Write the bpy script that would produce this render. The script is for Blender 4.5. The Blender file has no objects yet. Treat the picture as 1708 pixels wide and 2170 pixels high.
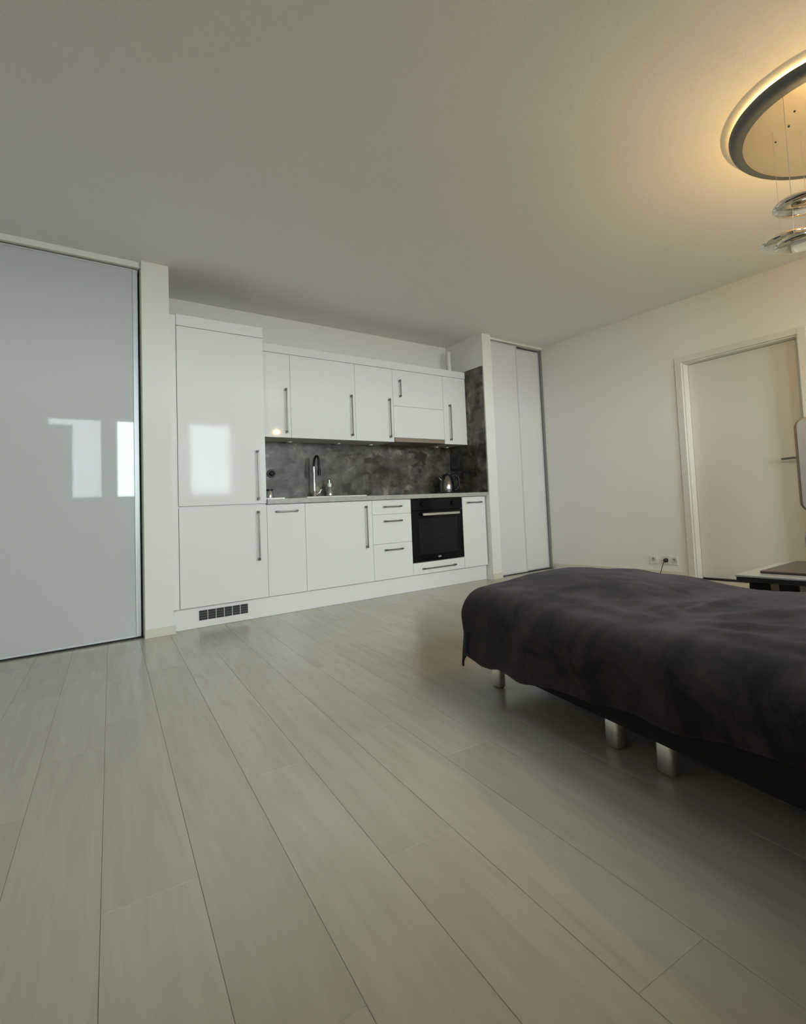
import bpy, bmesh, math, random
from mathutils import Vector, Matrix, noise
random.seed(7)
scene = bpy.context.scene
COL = scene.collection

# ------------------------------------------------------------------ camera
yaw, pitch, roll = 0.7235, 0.0588, -0.0506
fwd = Vector((math.sin(yaw)*math.cos(pitch), math.cos(yaw)*math.cos(pitch), math.sin(pitch)))
rgt0 = Vector((math.cos(yaw), -math.sin(yaw), 0))
up0 = rgt0.cross(fwd)
rgt = math.cos(roll)*rgt0 + math.sin(roll)*up0
up = -math.sin(roll)*rgt0 + math.cos(roll)*up0
CAM = Vector((-0.8323, -4.399, 0.7842))
cam_d = bpy.data.cameras.new('camera')
cam = bpy.data.objects.new('camera', cam_d)
COL.objects.link(cam)
m = Matrix((rgt, up, -fwd)).transposed().to_4x4()
m.translation = CAM
cam.matrix_world = m
cam_d.sensor_fit = 'AUTO'
cam_d.sensor_width = 36.0
cam_d.lens = 1155.52/2170*36.0
cam_d.shift_x = -209.08/2170
cam_d.shift_y = -87.5/2170
cam_d.clip_start = 0.05
scene.camera = cam

# ------------------------------------------------------------------ world, exposure
scene.view_settings.view_transform = 'Standard'
scene.view_settings.look = 'None'
scene.view_settings.gamma = 1.0
scene.view_settings.use_curve_mapping = False
scene.view_settings.exposure = 0.0
scene.cycles.use_denoising = True
scene.cycles.max_bounces = 7
scene.cycles.diffuse_bounces = 5
scene.cycles.glossy_bounces = 4
scene.cycles.use_adaptive_sampling = True
scene.cycles.adaptive_threshold = 0.1
scene.cycles.caustics_reflective = False
scene.cycles.caustics_refractive = False
scene.cycles.sample_clamp_indirect = 6.0

world = bpy.data.worlds.new('overcast_sky')
scene.world = world
world.use_nodes = True
bg = world.node_tree.nodes['Background']
bg.inputs[0].default_value = (0.885, 0.97, 1.0, 1)
bg.inputs[1].default_value = 32.0

# window openings: x0, x1, z0, z1
WIN = [(-0.58, 0.10, 1.14, 2.36), (0.23, 0.92, 1.14, 2.36), (1.20, 1.88, 1.14, 2.36), (2.42, 3.12, 1.02, 2.20), (-1.95, -1.58, 1.02, 2.20)]  # last two openings are unseen additions that bring in more daylight
YB = -5.5                                               # window wall, behind the camera
for i, (a, b, WZ0, WZ1) in enumerate(WIN):              # daylight portals in the window openings
    ld = bpy.data.lights.new('window_portal', 'AREA')
    ld.shape = 'RECTANGLE'
    ld.size, ld.size_y = b-a, WZ1-WZ0
    ld.cycles.is_portal = True
    lo = bpy.data.objects.new('window_portal', ld)
    COL.objects.link(lo)
    lo.location = ((a+b)/2, YB-0.16, (WZ0+WZ1)/2)
    lo.rotation_euler = (math.radians(90), 0, 0)        # -Z looks to +Y, into the room

# ------------------------------------------------------------------ materials
def mat(name, col, rough=0.5, metal=0.0, spec=0.5, coat=0.0, sheen=0.0, bump=None, vary=None, emit=None):
    """bump=(scale, strength, distance), vary=(scale, amount)"""
    M = bpy.data.materials.new(name)
    M.use_nodes = True
    nt = M.node_tree
    b = nt.nodes['Principled BSDF']
    b.inputs['Base Color'].default_value = (*col, 1)
    b.inputs['Roughness'].default_value = rough
    b.inputs['Metallic'].default_value = metal
    b.inputs['Specular IOR Level'].default_value = spec
    b.inputs['Coat Weight'].default_value = coat
    b.inputs['Sheen Weight'].default_value = sheen
    if emit:
        b.inputs['Emission Color'].default_value = (*emit[0], 1)
        b.inputs['Emission Strength'].default_value = emit[1]
    if bump or vary:
        tc = nt.nodes.new('ShaderNodeTexCoord')
    if vary:
        n = nt.nodes.new('ShaderNodeTexNoise')
        n.inputs['Scale'].default_value = vary[0]
        n.inputs['Detail'].default_value = 4
        nt.links.new(tc.outputs['Object'], n.inputs['Vector'])
        mx = nt.nodes.new('ShaderNodeMixRGB')
        k = vary[1]
        mx.inputs[1].default_value = (*[max(0, c*(1-k)) for c in col], 1)
        mx.inputs[2].default_value = (*[min(1, c*(1+k)) for c in col], 1)
        nt.links.new(n.outputs['Fac'], mx.inputs[0])
        nt.links.new(mx.outputs[0], b.inputs['Base Color'])
    if bump:
        n = nt.nodes.new('ShaderNodeTexNoise')
        n.inputs['Scale'].default_value = bump[0]
        n.inputs['Detail'].default_value = 3
        nt.links.new(tc.outputs['Object'], n.inputs['Vector'])
        bp = nt.nodes.new('ShaderNodeBump')
        bp.inputs['Strength'].default_value = bump[1]
        bp.inputs['Distance'].default_value = bump[2]
        nt.links.new(n.outputs['Fac'], bp.inputs['Height'])
        nt.links.new(bp.outputs[0], b.inputs['Normal'])
    return M

M_wall = mat('wall_paint', (0.83, 0.82, 0.77), 0.85, bump=(90, 0.15, 0.002), vary=(1.2, 0.02))
M_ceil = mat('ceiling_plaster', (0.84, 0.835, 0.80), 0.9, bump=(140, 0.35, 0.003), vary=(60, 0.05))
M_gloss = mat('white_lacquer', (0.83, 0.825, 0.805), 0.06, spec=0.32)
M_carc = mat('white_carcass', (0.72, 0.72, 0.70), 0.5)
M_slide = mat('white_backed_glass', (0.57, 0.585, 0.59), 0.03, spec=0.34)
M_closet = mat('closet_panel', (0.72, 0.70, 0.69), 0.35)
M_alu = mat('brushed_aluminium', (0.62, 0.62, 0.61), 0.35, 1.0)
M_alu_w = mat('pale_aluminium_profile', (0.62, 0.64, 0.66), 0.4, 0.3)
M_handle = mat('steel_handle', (0.22, 0.215, 0.20), 0.38, 1.0)
M_gap = mat('dark_gap', (0.03, 0.03, 0.03), 0.8)
M_sub = mat('floor_joint', (0.16, 0.145, 0.115), 0.9)
M_seam = mat('grey_seal', (0.17, 0.17, 0.16), 0.7)
M_gap_shade = mat('pale_grey_seal', (0.30, 0.30, 0.28), 0.7)
M_chrome = mat('chrome', (0.86, 0.86, 0.86), 0.06, 1.0)
M_steel = mat('polished_steel', (0.30, 0.295, 0.29), 0.14, 1.0)
M_leg = mat('satin_steel_leg', (0.78, 0.76, 0.71), 0.34, 1.0, bump=(60, 0.02, 0.001))
M_black = mat('black_plastic', (0.008, 0.008, 0.009), 0.5)
M_oven = mat('black_oven_glass', (0.004, 0.004, 0.006), 0.08, spec=0.25)
M_ovenwin = mat('oven_window', (0.012, 0.012, 0.010), 0.1, spec=0.3)
M_rack = mat('oven_rack', (0.013, 0.013, 0.012), 0.6, spec=0.2)
M_whiteplastic = mat('white_plastic', (0.78, 0.77, 0.73), 0.4)
M_ceramic = mat('white_ceramic', (0.85, 0.84, 0.80), 0.15)
M_skirt = mat('cream_skirting', (0.70, 0.66, 0.56), 0.5)
M_doorp = mat('cream_door_paint', (0.74, 0.72, 0.66), 0.45, vary=(3, 0.02))
M_work = mat('grey_worktop', (0.42, 0.41, 0.37), 0.4, vary=(40, 0.25))
M_base = mat('black_upholstery', (0.010, 0.009, 0.010), 0.9)
M_hood = mat('hood_metal', (0.30, 0.24, 0.20), 0.4, 0.6)
M_glass_edge = mat('grey_glass', (0.36, 0.37, 0.35), 0.06)
M_tabledark = mat('dark_lacquer', (0.020, 0.020, 0.019), 0.35)
M_chair = mat('pale_grey_chair_shell', (0.24, 0.235, 0.22), 0.7)
M_chairframe = mat('beige_chair_frame', (0.20, 0.165, 0.115), 0.6)
M_dish = mat('satin_dish', (0.66, 0.57, 0.41), 0.36, 0.8)
M_dishrim = mat('grey_dish_rim', (0.11, 0.125, 0.135), 0.5, 0.3)
M_pebble = mat('chrome_pebble', (0.80, 0.78, 0.75), 0.05, 1.0)
M_wire = mat('steel_wire', (0.65, 0.62, 0.55), 0.3, 1.0)
M_ground = mat('street_asphalt', (0.12, 0.12, 0.115), 0.9, vary=(0.3, 0.2))
M_bulb = mat('warm_bulb', (1, 0.8, 0.5), 0.5, emit=((1.0, 0.62, 0.25), 30.0))
M_rim_glow = mat('warm_led_strip', (1, 0.8, 0.5), 0.5, emit=((1.0, 0.64, 0.25), 20.0))
M_puck = mat('frosted_puck_glass', (0.75, 0.74, 0.70), 0.3)
M_screen = mat('dark_display', (0.006, 0.006, 0.009), 0.1, spec=0.25)
M_logo = mat('grey_print', (0.25, 0.25, 0.25), 0.5)
M_bottle = mat('dispenser_bottle', (0.55, 0.56, 0.55), 0.12, 0.7)

def mat_planks():
    M = bpy.data.materials.new('pale_laminate')
    M.use_nodes = True
    nt = M.node_tree
    b = nt.nodes['Principled BSDF']
    b.inputs['Roughness'].default_value = 0.25
    b.inputs['Specular IOR Level'].default_value = 0.42
    tc = nt.nodes.new('ShaderNodeTexCoord')
    oi = nt.nodes.new('ShaderNodeObjectInfo')
    add = nt.nodes.new('ShaderNodeVectorMath'); add.operation = 'ADD'
    sc = nt.nodes.new('ShaderNodeVectorMath'); sc.operation = 'SCALE'
    sc.inputs['Scale'].default_value = 40
    comb = nt.nodes.new('ShaderNodeCombineXYZ')
    nt.links.new(oi.outputs['Random'], comb.inputs[0])
    nt.links.new(oi.outputs['Random'], comb.inputs[1])
    nt.links.new(comb.outputs[0], sc.inputs[0])
    nt.links.new(tc.outputs['Object'], add.inputs[0])
    nt.links.new(sc.outputs[0], add.inputs[1])
    mp = nt.nodes.new('ShaderNodeMapping')
    mp.inputs['Scale'].default_value = (16, 1.1, 1)
    nt.links.new(add.outputs[0], mp.inputs['Vector'])
    n1 = nt.nodes.new('ShaderNodeTexNoise')
    n1.inputs['Scale'].default_value = 1.6; n1.inputs['Detail'].default_value = 8
    n1.inputs['Roughness'].default_value = 0.62; n1.inputs['Distortion'].default_value = 0.6
    nt.links.new(mp.outputs[0], n1.inputs['Vector'])
    r1 = nt.nodes.new('ShaderNodeValToRGB')
    r1.color_ramp.elements[0].position = 0.25
    r1.color_ramp.elements[0].color = (0.445, 0.417, 0.343, 1)
    r1.color_ramp.elements[1].position = 0.75
    r1.color_ramp.elements[1].color = (0.545, 0.518, 0.440, 1)
    nt.links.new(n1.outputs['Fac'], r1.inputs[0])
    # plank to plank tone
    r2 = nt.nodes.new('ShaderNodeValToRGB')
    r2.color_ramp.elements[0].color = (0.90, 0.89, 0.86, 1)
    r2.color_ramp.elements[1].color = (1.0, 0.99, 0.97, 1)
    nt.links.new(oi.outputs['Random'], r2.inputs[0])
    mx = nt.nodes.new('ShaderNodeMixRGB'); mx.blend_type = 'MULTIPLY'; mx.inputs[0].default_value = 1
    nt.links.new(r1.outputs[0], mx.inputs[1]); nt.links.new(r2.outputs[0], mx.inputs[2])
    nt.links.new(mx.outputs[0], b.inputs['Base Color'])
    bp = nt.nodes.new('ShaderNodeBump'); bp.inputs['Strength'].default_value = 0.06; bp.inputs['Distance'].default_value = 0.002
    nt.links.new(n1.outputs['Fac'], bp.inputs['Height']); nt.links.new(bp.outputs[0], b.inputs['Normal'])
    return M
M_plank = mat_planks()

def mat_stone():
    M = bpy.data.materials.new('dark_stone_laminate')
    M.use_nodes = True
    nt = M.node_tree
    b = nt.nodes['Principled BSDF']
    b.inputs['Roughness'].default_value = 0.38
    tc = nt.nodes.new('ShaderNodeTexCoord')
    n1 = nt.nodes.new('ShaderNodeTexNoise')
    n1.inputs['Scale'].default_value = 6.0; n1.inputs['Detail'].default_value = 10
    n1.inputs['Roughness'].default_value = 0.66; n1.inputs['Distortion'].default_value = 0.25
    nt.links.new(tc.outputs['Object'], n1.inputs['Vector'])
    r = nt.nodes.new('ShaderNodeValToRGB')
    e = r.color_ramp.elements
    e[0].position = 0.36; e[0].color = (0.026, 0.020, 0.013, 1)
    e[1].position = 0.66; e[1].color = (0.30, 0.265, 0.20, 1)
    k = e.new(0.48); k.color = (0.082, 0.072, 0.053, 1)
    k = e.new(0.58); k.color = (0.135, 0.122, 0.095, 1)
    nt.links.new(n1.outputs['Fac'], r.inputs[0])
    mp = nt.nodes.new('ShaderNodeMapping')
    mp.inputs['Rotation'].default_value = (0.2, 0.6, 0.1)
    mp.inputs['Scale'].default_value = (1.0, 1.0, 1.7)
    nt.links.new(tc.outputs['Object'], mp.inputs['Vector'])
    n2 = nt.nodes.new('ShaderNodeTexNoise')
    n2.inputs['Scale'].default_value = 5.5; n2.inputs['Detail'].default_value = 7; n2.inputs['Distortion'].default_value = 0.35
    nt.links.new(mp.outputs[0], n2.inputs['Vector'])
    r2 = nt.nodes.new('ShaderNodeValToRGB')
    e = r2.color_ramp.elements
    e[0].position = 0.38; e[0].color = (0.30, 0.20, 0.12, 1)
    e[1].position = 0.47; e[1].color = (1, 1, 1, 1)
    nt.links.new(n2.outputs['Fac'], r2.inputs[0])
    mx = nt.nodes.new('ShaderNodeMixRGB'); mx.blend_type = 'MULTIPLY'; mx.inputs[0].default_value = 1.0
    nt.links.new(r.outputs[0], mx.inputs[1]); nt.links.new(r2.outputs[0], mx.inputs[2])
    nt.links.new(mx.outputs[0], b.inputs['Base Color'])
    return M
M_stone = mat_stone()

def mat_velvet():
    M = bpy.data.materials.new('dark_plum_velour')
    M.use_nodes = True
    nt = M.node_tree
    b = nt.nodes['Principled BSDF']
    b.inputs['Roughness'].default_value = 0.95
    b.inputs['Specular IOR Level'].default_value = 0.1
    b.inputs['Sheen Weight'].default_value = 0.12
    b.inputs['Sheen Roughness'].default_value = 0.45
    b.inputs['Sheen Tint'].default_value = (0.55, 0.50, 0.52, 1)
    tc = nt.nodes.new('ShaderNodeTexCoord')
    n1 = nt.nodes.new('ShaderNodeTexNoise')
    n1.inputs['Scale'].default_value = 5.0; n1.inputs['Detail'].default_value = 7
    n1.inputs['Roughness'].default_value = 0.6; n1.inputs['Distortion'].default_value = 0.6
    nt.links.new(tc.outputs['Object'], n1.inputs['Vector'])
    r = nt.nodes.new('ShaderNodeValToRGB')
    e = r.color_ramp.elements
    e[0].position = 0.38; e[0].color = (0.017, 0.015, 0.020, 1)
    e[1].position = 0.64; e[1].color = (0.052, 0.042, 0.044, 1)
    nt.links.new(n1.outputs['Fac'], r.inputs[0])
    nt.links.new(r.outputs[0], b.inputs['Base Color'])
    n2 = nt.nodes.new('ShaderNodeTexNoise'); n2.inputs['Scale'].default_value = 350
    nt.links.new(tc.outputs['Object'], n2.inputs['Vector'])
    bp = nt.nodes.new('ShaderNodeBump'); bp.inputs['Strength'].default_value = 0.3; bp.inputs['Distance'].default_value = 0.003
    nt.links.new(n2.outputs['Fac'], bp.inputs['Height']); nt.links.new(bp.outputs[0], b.inputs['Normal'])
    return M
M_velvet = mat_velvet()

def mat_wood():
    M = bpy.data.materials.new('dark_brown_wood')
    M.use_nodes = True
    nt = M.node_tree
    b = nt.nodes['Principled BSDF']
    b.inputs['Roughness'].default_value = 0.35
    tc = nt.nodes.new('ShaderNodeTexCoord')
    mp = nt.nodes.new('ShaderNodeMapping'); mp.inputs['Scale'].default_value = (20, 1.5, 5)
    nt.links.new(tc.outputs['Object'], mp.inputs['Vector'])
    n1 = nt.nodes.new('ShaderNodeTexNoise'); n1.inputs['Scale'].default_value = 2; n1.inputs['Detail'].default_value = 6
    nt.links.new(mp.outputs[0], n1.inputs['Vector'])
    r = nt.nodes.new('ShaderNodeValToRGB')
    r.color_ramp.elements[0].color = (0.035, 0.024, 0.017, 1)
    r.color_ramp.elements[1].color = (0.085, 0.060, 0.045, 1)
    nt.links.new(n1.outputs['Fac'], r.inputs[0]); nt.links.new(r.outputs[0], b.inputs['Base Color'])
    return M
M_wood = mat_wood()

def mat_pane():
    M = bpy.data.materials.new('window_glass')
    M.use_nodes = True
    nt = M.node_tree
    nt.nodes.remove(nt.nodes['Principled BSDF'])
    out = nt.nodes['Material Output']
    tr = nt.nodes.new('ShaderNodeBsdfTransparent'); tr.inputs[0].default_value = (0.95, 0.97, 0.96, 1)
    gl = nt.nodes.new('ShaderNodeBsdfGlossy'); gl.inputs['Roughness'].default_value = 0.02
    fr = nt.nodes.new('ShaderNodeFresnel'); fr.inputs[0].default_value = 1.45
    mx = nt.nodes.new('ShaderNodeMixShader')
    nt.links.new(fr.outputs[0], mx.inputs[0]); nt.links.new(tr.outputs[0], mx.inputs[1]); nt.links.new(gl.outputs[0], mx.inputs[2])
    nt.links.new(mx.outputs[0], out.inputs[0])
    return M
M_pane = mat_pane()

def mat_sheer():
    M = bpy.data.materials.new('sheer_white_fabric')
    M.use_nodes = True
    nt = M.node_tree
    nt.nodes.remove(nt.nodes['Principled BSDF'])
    out = nt.nodes['Material Output']
    tr = nt.nodes.new('ShaderNodeBsdfTransparent'); tr.inputs[0].default_value = (0.86, 0.87, 0.88, 1)
    df = nt.nodes.new('ShaderNodeBsdfDiffuse'); df.inputs[0].default_value = (0.8, 0.8, 0.8, 1)
    tc = nt.nodes.new('ShaderNodeTexCoord')
    n = nt.nodes.new('ShaderNodeTexNoise'); n.inputs['Scale'].default_value = 14; n.inputs['Detail'].default_value = 5
    nt.links.new(tc.outputs['Object'], n.inputs['Vector'])
    mr = nt.nodes.new('ShaderNodeMapRange'); mr.inputs[3].default_value = 0.18; mr.inputs[4].default_value = 0.40
    nt.links.new(n.outputs['Fac'], mr.inputs[0])
    mx = nt.nodes.new('ShaderNodeMixShader')
    nt.links.new(mr.outputs[0], mx.inputs[0]); nt.links.new(tr.outputs[0], mx.inputs[1]); nt.links.new(df.outputs[0], mx.inputs[2])
    nt.links.new(mx.outputs[0], out.inputs[0])
    return M
M_sheer = mat_sheer()

# ------------------------------------------------------------------ helpers
def thing(name, label, cat, loc=(0, 0, 0), rotz=0, group=None):
    o = bpy.data.objects.new(name, None)
    COL.objects.link(o)
    o.location = loc
    o.rotation_euler = (0, 0, rotz)
    o.empty_display_size = 0.1
    o['label'] = label
    o['category'] = cat
    if group: o['group'] = group
    return o

def root_loc(p):
    while p.parent: p = p.parent
    return Vector(p.location)

def obj(name, bm, material, parent=None, local=False, smooth=False, label=None):
    """link a bmesh as one mesh object; coordinates are world unless local"""
    if parent is not None and not local:
        bmesh.ops.translate(bm, verts=bm.verts, vec=-root_loc(parent))
    bmesh.ops.recalc_face_normals(bm, faces=bm.faces)
    me = bpy.data.meshes.new(name)
    bm.to_mesh(me); bm.free()
    me.materials.append(material)
    if smooth:
        for p in me.polygons: p.use_smooth = True
        me.set_sharp_from_angle(angle=math.radians(40))
    o = bpy.data.objects.new(name, me)
    COL.objects.link(o)
    if parent is not None: o.parent = parent
    if label: o['label'] = label
    return o

def struct(name, bm, material, parent=None, label=None, **k):
    o = obj(name, bm, material, parent, **k)
    o['kind'] = 'structure'
    if label: o['label'] = label
    if label and parent is None: o['category'] = STRUCT_CAT.get(name.split('_')[0], name.split('_')[0])
    return o
STRUCT_CAT = {'trim': 'trim', 'wall': 'wall'}

def box(lo, hi, bev=0.0, bm=None, seg=1):
    new = bmesh.new()
    bmesh.ops.create_cube(new, size=1)
    for v in new.verts:
        for i in range(3):
            v.co[i] = lo[i] if v.co[i] < 0 else hi[i]
    if bev > 0:
        bmesh.ops.bevel(new, geom=list(new.edges), offset=bev, segments=seg, affect='EDGES', profile=0.5)
    if bm is None: return new
    me = bpy.data.meshes.new('tmp'); new.to_mesh(me); new.free()
    bm.from_mesh(me); bpy.data.meshes.remove(me)
    return bm

def tube(pts, r, n=10, bm=None, cap=True):
    """round bar along a polyline; r a number or a list"""
    if bm is None: bm = bmesh.new()
    pts = [Vector(p) for p in pts]
    rs = r if isinstance(r, (list, tuple)) else [r]*len(pts)
    rings = []
    prev = None
    for i, p in enumerate(pts):
        if i == 0: d = pts[1]-p
        elif i == len(pts)-1: d = p-pts[-2]
        else: d = (pts[i+1]-p).normalized() + (p-pts[i-1]).normalized()
        d.normalize()
        if prev is None:
            a = d.orthogonal().normalized()
        else:
            a = (prev - d*prev.dot(d)).normalized()
        prev = a
        b = d.cross(a)
        rings.append([bm.verts.new(p + rs[i]*(math.cos(2*math.pi*k/n)*a + math.sin(2*math.pi*k/n)*b)) for k in range(n)])
    for A, B in zip(rings, rings[1:]):
        for k in range(n):
            bm.faces.new((A[k], A[(k+1) % n], B[(k+1) % n], B[k]))
    if cap:
        bm.faces.new(rings[0][::-1]); bm.faces.new(rings[-1])
    return bm

def lathe(prof, c=(0, 0, 0), n=32, bm=None, closed=False):
    """revolve (r, z) points around the vertical through c"""
    if bm is None: bm = bmesh.new()
    rings = []
    for r, z in prof:
        if r < 1e-6:
            rings.append([bm.verts.new((c[0], c[1], c[2]+z))])
        else:
            rings.append([bm.verts.new((c[0]+r*math.cos(2*math.pi*k/n), c[1]+r*math.sin(2*math.pi*k/n), c[2]+z)) for k in range(n)])
    for A, B in zip(rings, rings[1:]):
        for k in range(n):
            k2 = (k+1) % n
            if len(A) == 1 and len(B) == 1: continue
            if len(A) == 1: bm.faces.new((A[0], B[k], B[k2]))
            elif len(B) == 1: bm.faces.new((A[k], A[k2], B[0]))
            else: bm.faces.new((A[k], A[k2], B[k2], B[k]))
    return bm

def rotate_bm(bm, M, c):
    bmesh.ops.rotate(bm, verts=bm.verts, cent=c, matrix=M)
    return bm

H = 2.585          # ceiling height
XL, XR = -2.2, 3.79
YK = 0.60          # back of the kitchen alcove
XS = 2.815         # alcove side wall

# ------------------------------------------------------------------ structure
floor = struct('floor', box((XL-0.15, YB-0.15, -0.12), (XR+0.15, YK+0.15, -0.012)), M_sub, label='pale laminate plank floor of the room')
struct('ceiling', box((XL-0.15, YB-0.15, H), (XR+0.15, YK+0.15, H+0.15)), M_ceil, label='white plaster ceiling in shade')
struct('wall_back', box((XL-0.15, YK, 0), (XR+0.15, YK+0.15, H)), M_wall, label='white wall at the back of the kitchen niche')
struct('wall_left', box((XL-0.15, YB, 0), (XL, YK, H)), M_wall, label='white side wall left of the sliding door')

# planks
def clip(poly, inside, inter):
    out = []
    for i, p in enumerate(poly):
        q = poly[(i+1) % len(poly)]
        a, b = inside(p), inside(q)
        if a: out.append(p)
        if a != b: out.append(inter(p, q))
    return out
def clip_axis(poly, ax, v, sign):
    def ins(p): return (p[ax]-v)*sign >= 0
    def itx(p, q):
        t = (v-p[ax])/(q[ax]-p[ax])
        return (p[0]+t*(q[0]-p[0]), p[1]+t*(q[1]-p[1]))
    return clip(poly, ins, itx)
PW, PL = 0.1735, 1.285
ang = math.atan(0.10)
du = Vector((math.sin(ang), math.cos(ang)))      # along a plank
dv = Vector((math.cos(ang), -math.sin(ang)))     # across
P0 = Vector((-0.043, -3.26))                     # a joint corner read off the floor
offs = {-1: 0.0, 0: -0.575, 1: 0.35, -2: 0.62, -3: -0.32, -4: 0.21}
plank_n = 0
for j in range(-22, 30):
    off = offs.get(j, random.uniform(0, PL))
    for i in range(-4, 6):
        g = 0.0003
        a0, a1 = i*PL+off+g, (i+1)*PL+off-g
        b0, b1 = j*PW+g, (j+1)*PW-g
        poly = [tuple(P0+du*a+dv*b) for a, b in ((a0, b0), (a0, b1), (a1, b1), (a1, b0))]
        for ax, v, s in ((0, XL, 1), (0, XR, -1), (1, YB, 1), (1, 0.10, -1)):
            if poly: poly = clip_axis(poly, ax, v, s)
        if len(poly) < 3: continue
        c = Vector((sum(p[0] for p in poly)/len(poly), sum(p[1] for p in poly)/len(poly)))
        area = abs(sum(poly[k][0]*poly[(k+1) % len(poly)][1]-poly[(k+1) % len(poly)][0]*poly[k][1] for k in range(len(poly))))/2
        if area < 0.004: continue
        bm = bmesh.new()
        # mesh in plank axes so that the grain runs along it
        loc = [((Vector(p)-c).dot(dv), (Vector(p)-c).dot(du)) for p in poly]
        bot = [bm.verts.new((x, y, -0.010)) for x, y in loc]
        mid = [bm.verts.new((x, y, -0.0006)) for x, y in loc]
        def inset(x, y, k=0.0007):
            l = math.hypot(x, y) or 1
            sx = k*(1 if x > 0 else -1); sy = k*(1 if y > 0 else -1)
            return (x-sx, y-sy, 0)
        topv = [bm.verts.new(inset(x, y)) for x, y in loc]
        n = len(loc)
        for k in range(n):
            bm.faces.new((bot[k], bot[(k+1) % n], mid[(k+1) % n], mid[k]))
            bm.faces.new((mid[k], mid[(k+1) % n], topv[(k+1) % n], topv[k]))
        bm.faces.new(topv)
        o = obj('plank', bm, M_plank, floor, local=True)
        o.location = (c.x, c.y, 0)
        o.rotation_euler = (0, 0, -ang)
        plank_n += 1

# right wall with the door opening
DY0, DY1, DZ = -2.79, -1.775, 2.0       # opening between the casings
bm = bmesh.new()
box((XR, DY1, 0), (XR+0.15, YK, H), bm=bm)
box((XR, YB, 0), (XR+0.15, DY0, H), bm=bm)
box((XR, DY0, DZ), (XR+0.15, DY1, H), bm=bm)
struct('wall_right', bm, M_wall, label='long white wall with the room door in it')
struct('wall_hall', box((XR+0.151, DY0-0.2, -0.12), (XR+0.25, DY1+0.2, DZ+0.2)), M_wall, label='hall wall hidden behind the room door')  # added out of sight, stops daylight leaking under the door leaf
# window wall
bm = bmesh.new()
cuts = [XL] + [v for w in sorted(WIN) for v in w[:2]] + [XR]
for k in range(0, len(cuts), 2):
    box((cuts[k], YB-0.15, 0), (cuts[k+1], YB, H), bm=bm)
for a, b, WZ0, WZ1 in WIN:
    box((a, YB-0.15, 0), (b, YB, WZ0), bm=bm)
    box((a, YB-0.15, WZ1), (b, YB, H), bm=bm)
struct('wall_window', bm, M_wall, label='white window wall opposite the kitchen')
for i, (a, b, WZ0, WZ1) in enumerate(WIN):
    w = bpy.data.objects.new('window_%d' % (i+1), None); COL.objects.link(w)
    w.location = ((a+b)/2, YB-0.1, WZ0)
    w['kind'] = 'structure'; w['category'] = 'window'
    w['label'] = ['casement window half hidden by the tall cabinet', 'bright middle casement window without a sheer', 'narrow casement window with a sheer, mirrored in the fridge door', 'window nearest the right wall', 'window in the corner past the tall cabinet'][i]
    bm = bmesh.new()
    f = 0.035
    box((a, YB-0.13, WZ0), (a+f, YB-0.07, WZ1), bm=bm); box((b-f, YB-0.13, WZ0), (b, YB-0.07, WZ1), bm=bm)
    box((a+f, YB-0.13, WZ0), (b-f, YB-0.07, WZ0+f), bm=bm); box((a+f, YB-0.13, WZ1-f), (b-f, YB-0.07, WZ1), bm=bm)
    obj('window_frame', bm, M_whiteplastic, w)
    obj('pane', box((a+f, YB-0.106, WZ0+f), (b-f, YB-0.100, WZ1-f)), M_pane, w)
    obj('window_sill', box((a-0.02, YB-0.07, WZ0-0.025), (b+0.02, YB+0.10, WZ0), 0.004), M_whiteplastic, w)
    if i in (0, 2):  # sheers added to dim the daylight through these two windows
        c = thing('roller_sheer', ['sheer white roller blind in the window behind the tall cabinet', 'sheer white roller blind mirrored in the fridge door'][i//2], 'blind', ((a+b)/2, YB-0.04, WZ0))
        obj('fabric', box((a+0.004, YB-0.041, WZ0+0.004), (b-0.004, YB-0.040, WZ1-0.03)), M_sheer, c)
        obj('roller', tube([(a+0.004, YB-0.04, WZ1-0.018), (b-0.004, YB-0.04, WZ1-0.018)], 0.014, 12), M_whiteplastic, c, smooth=True)
struct('ground_outside', box((-60, -90, -8.2), (60, -6.5, -8.0)), M_ground, label='grey street ground below the windows')

# niche walls: pillar on the left, stub wall on the right
PX0, PX1, PY = -0.212, -0.048, -0.035
struct('wall_pillar', box((PX0, PY, 0), (PX1, YK, H)), M_wall, label='narrow white pillar between sliding door and tall kitchen cabinet')
SX0, SX1, SY = XS, 2.935, -0.06
struct('wall_stub', box((SX0, SY, 0), (SX1, YK, H)), M_wall, label='narrow white wall end between the kitchen and the closet doors')
# skirting
struct('baseboard_pillar', box((PX0-0.004, PY-0.012, 0), (PX1+0.012, PY, 0.058), 0.002), M_skirt, label='short cream skirting at the pillar foot')
struct('baseboard_stub', box((SX0-0.006, SY-0.012, 0), (SX1+0.004, SY, 0.058), 0.002), M_skirt, label='short cream skirting at the wall end beside the oven unit')
bm = box((XR-0.013, DY1+0.07, 0), (XR, -0.02, 0.06), 0.002)
struct('baseboard_right', bm, M_skirt, label='cream skirting along the right wall beside the door')
struct('baseboard_right_far', box((XR-0.013, YB, 0), (XR, DY0-0.07, 0.06), 0.002), M_skirt, label='cream skirting along the right wall past the door')

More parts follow.
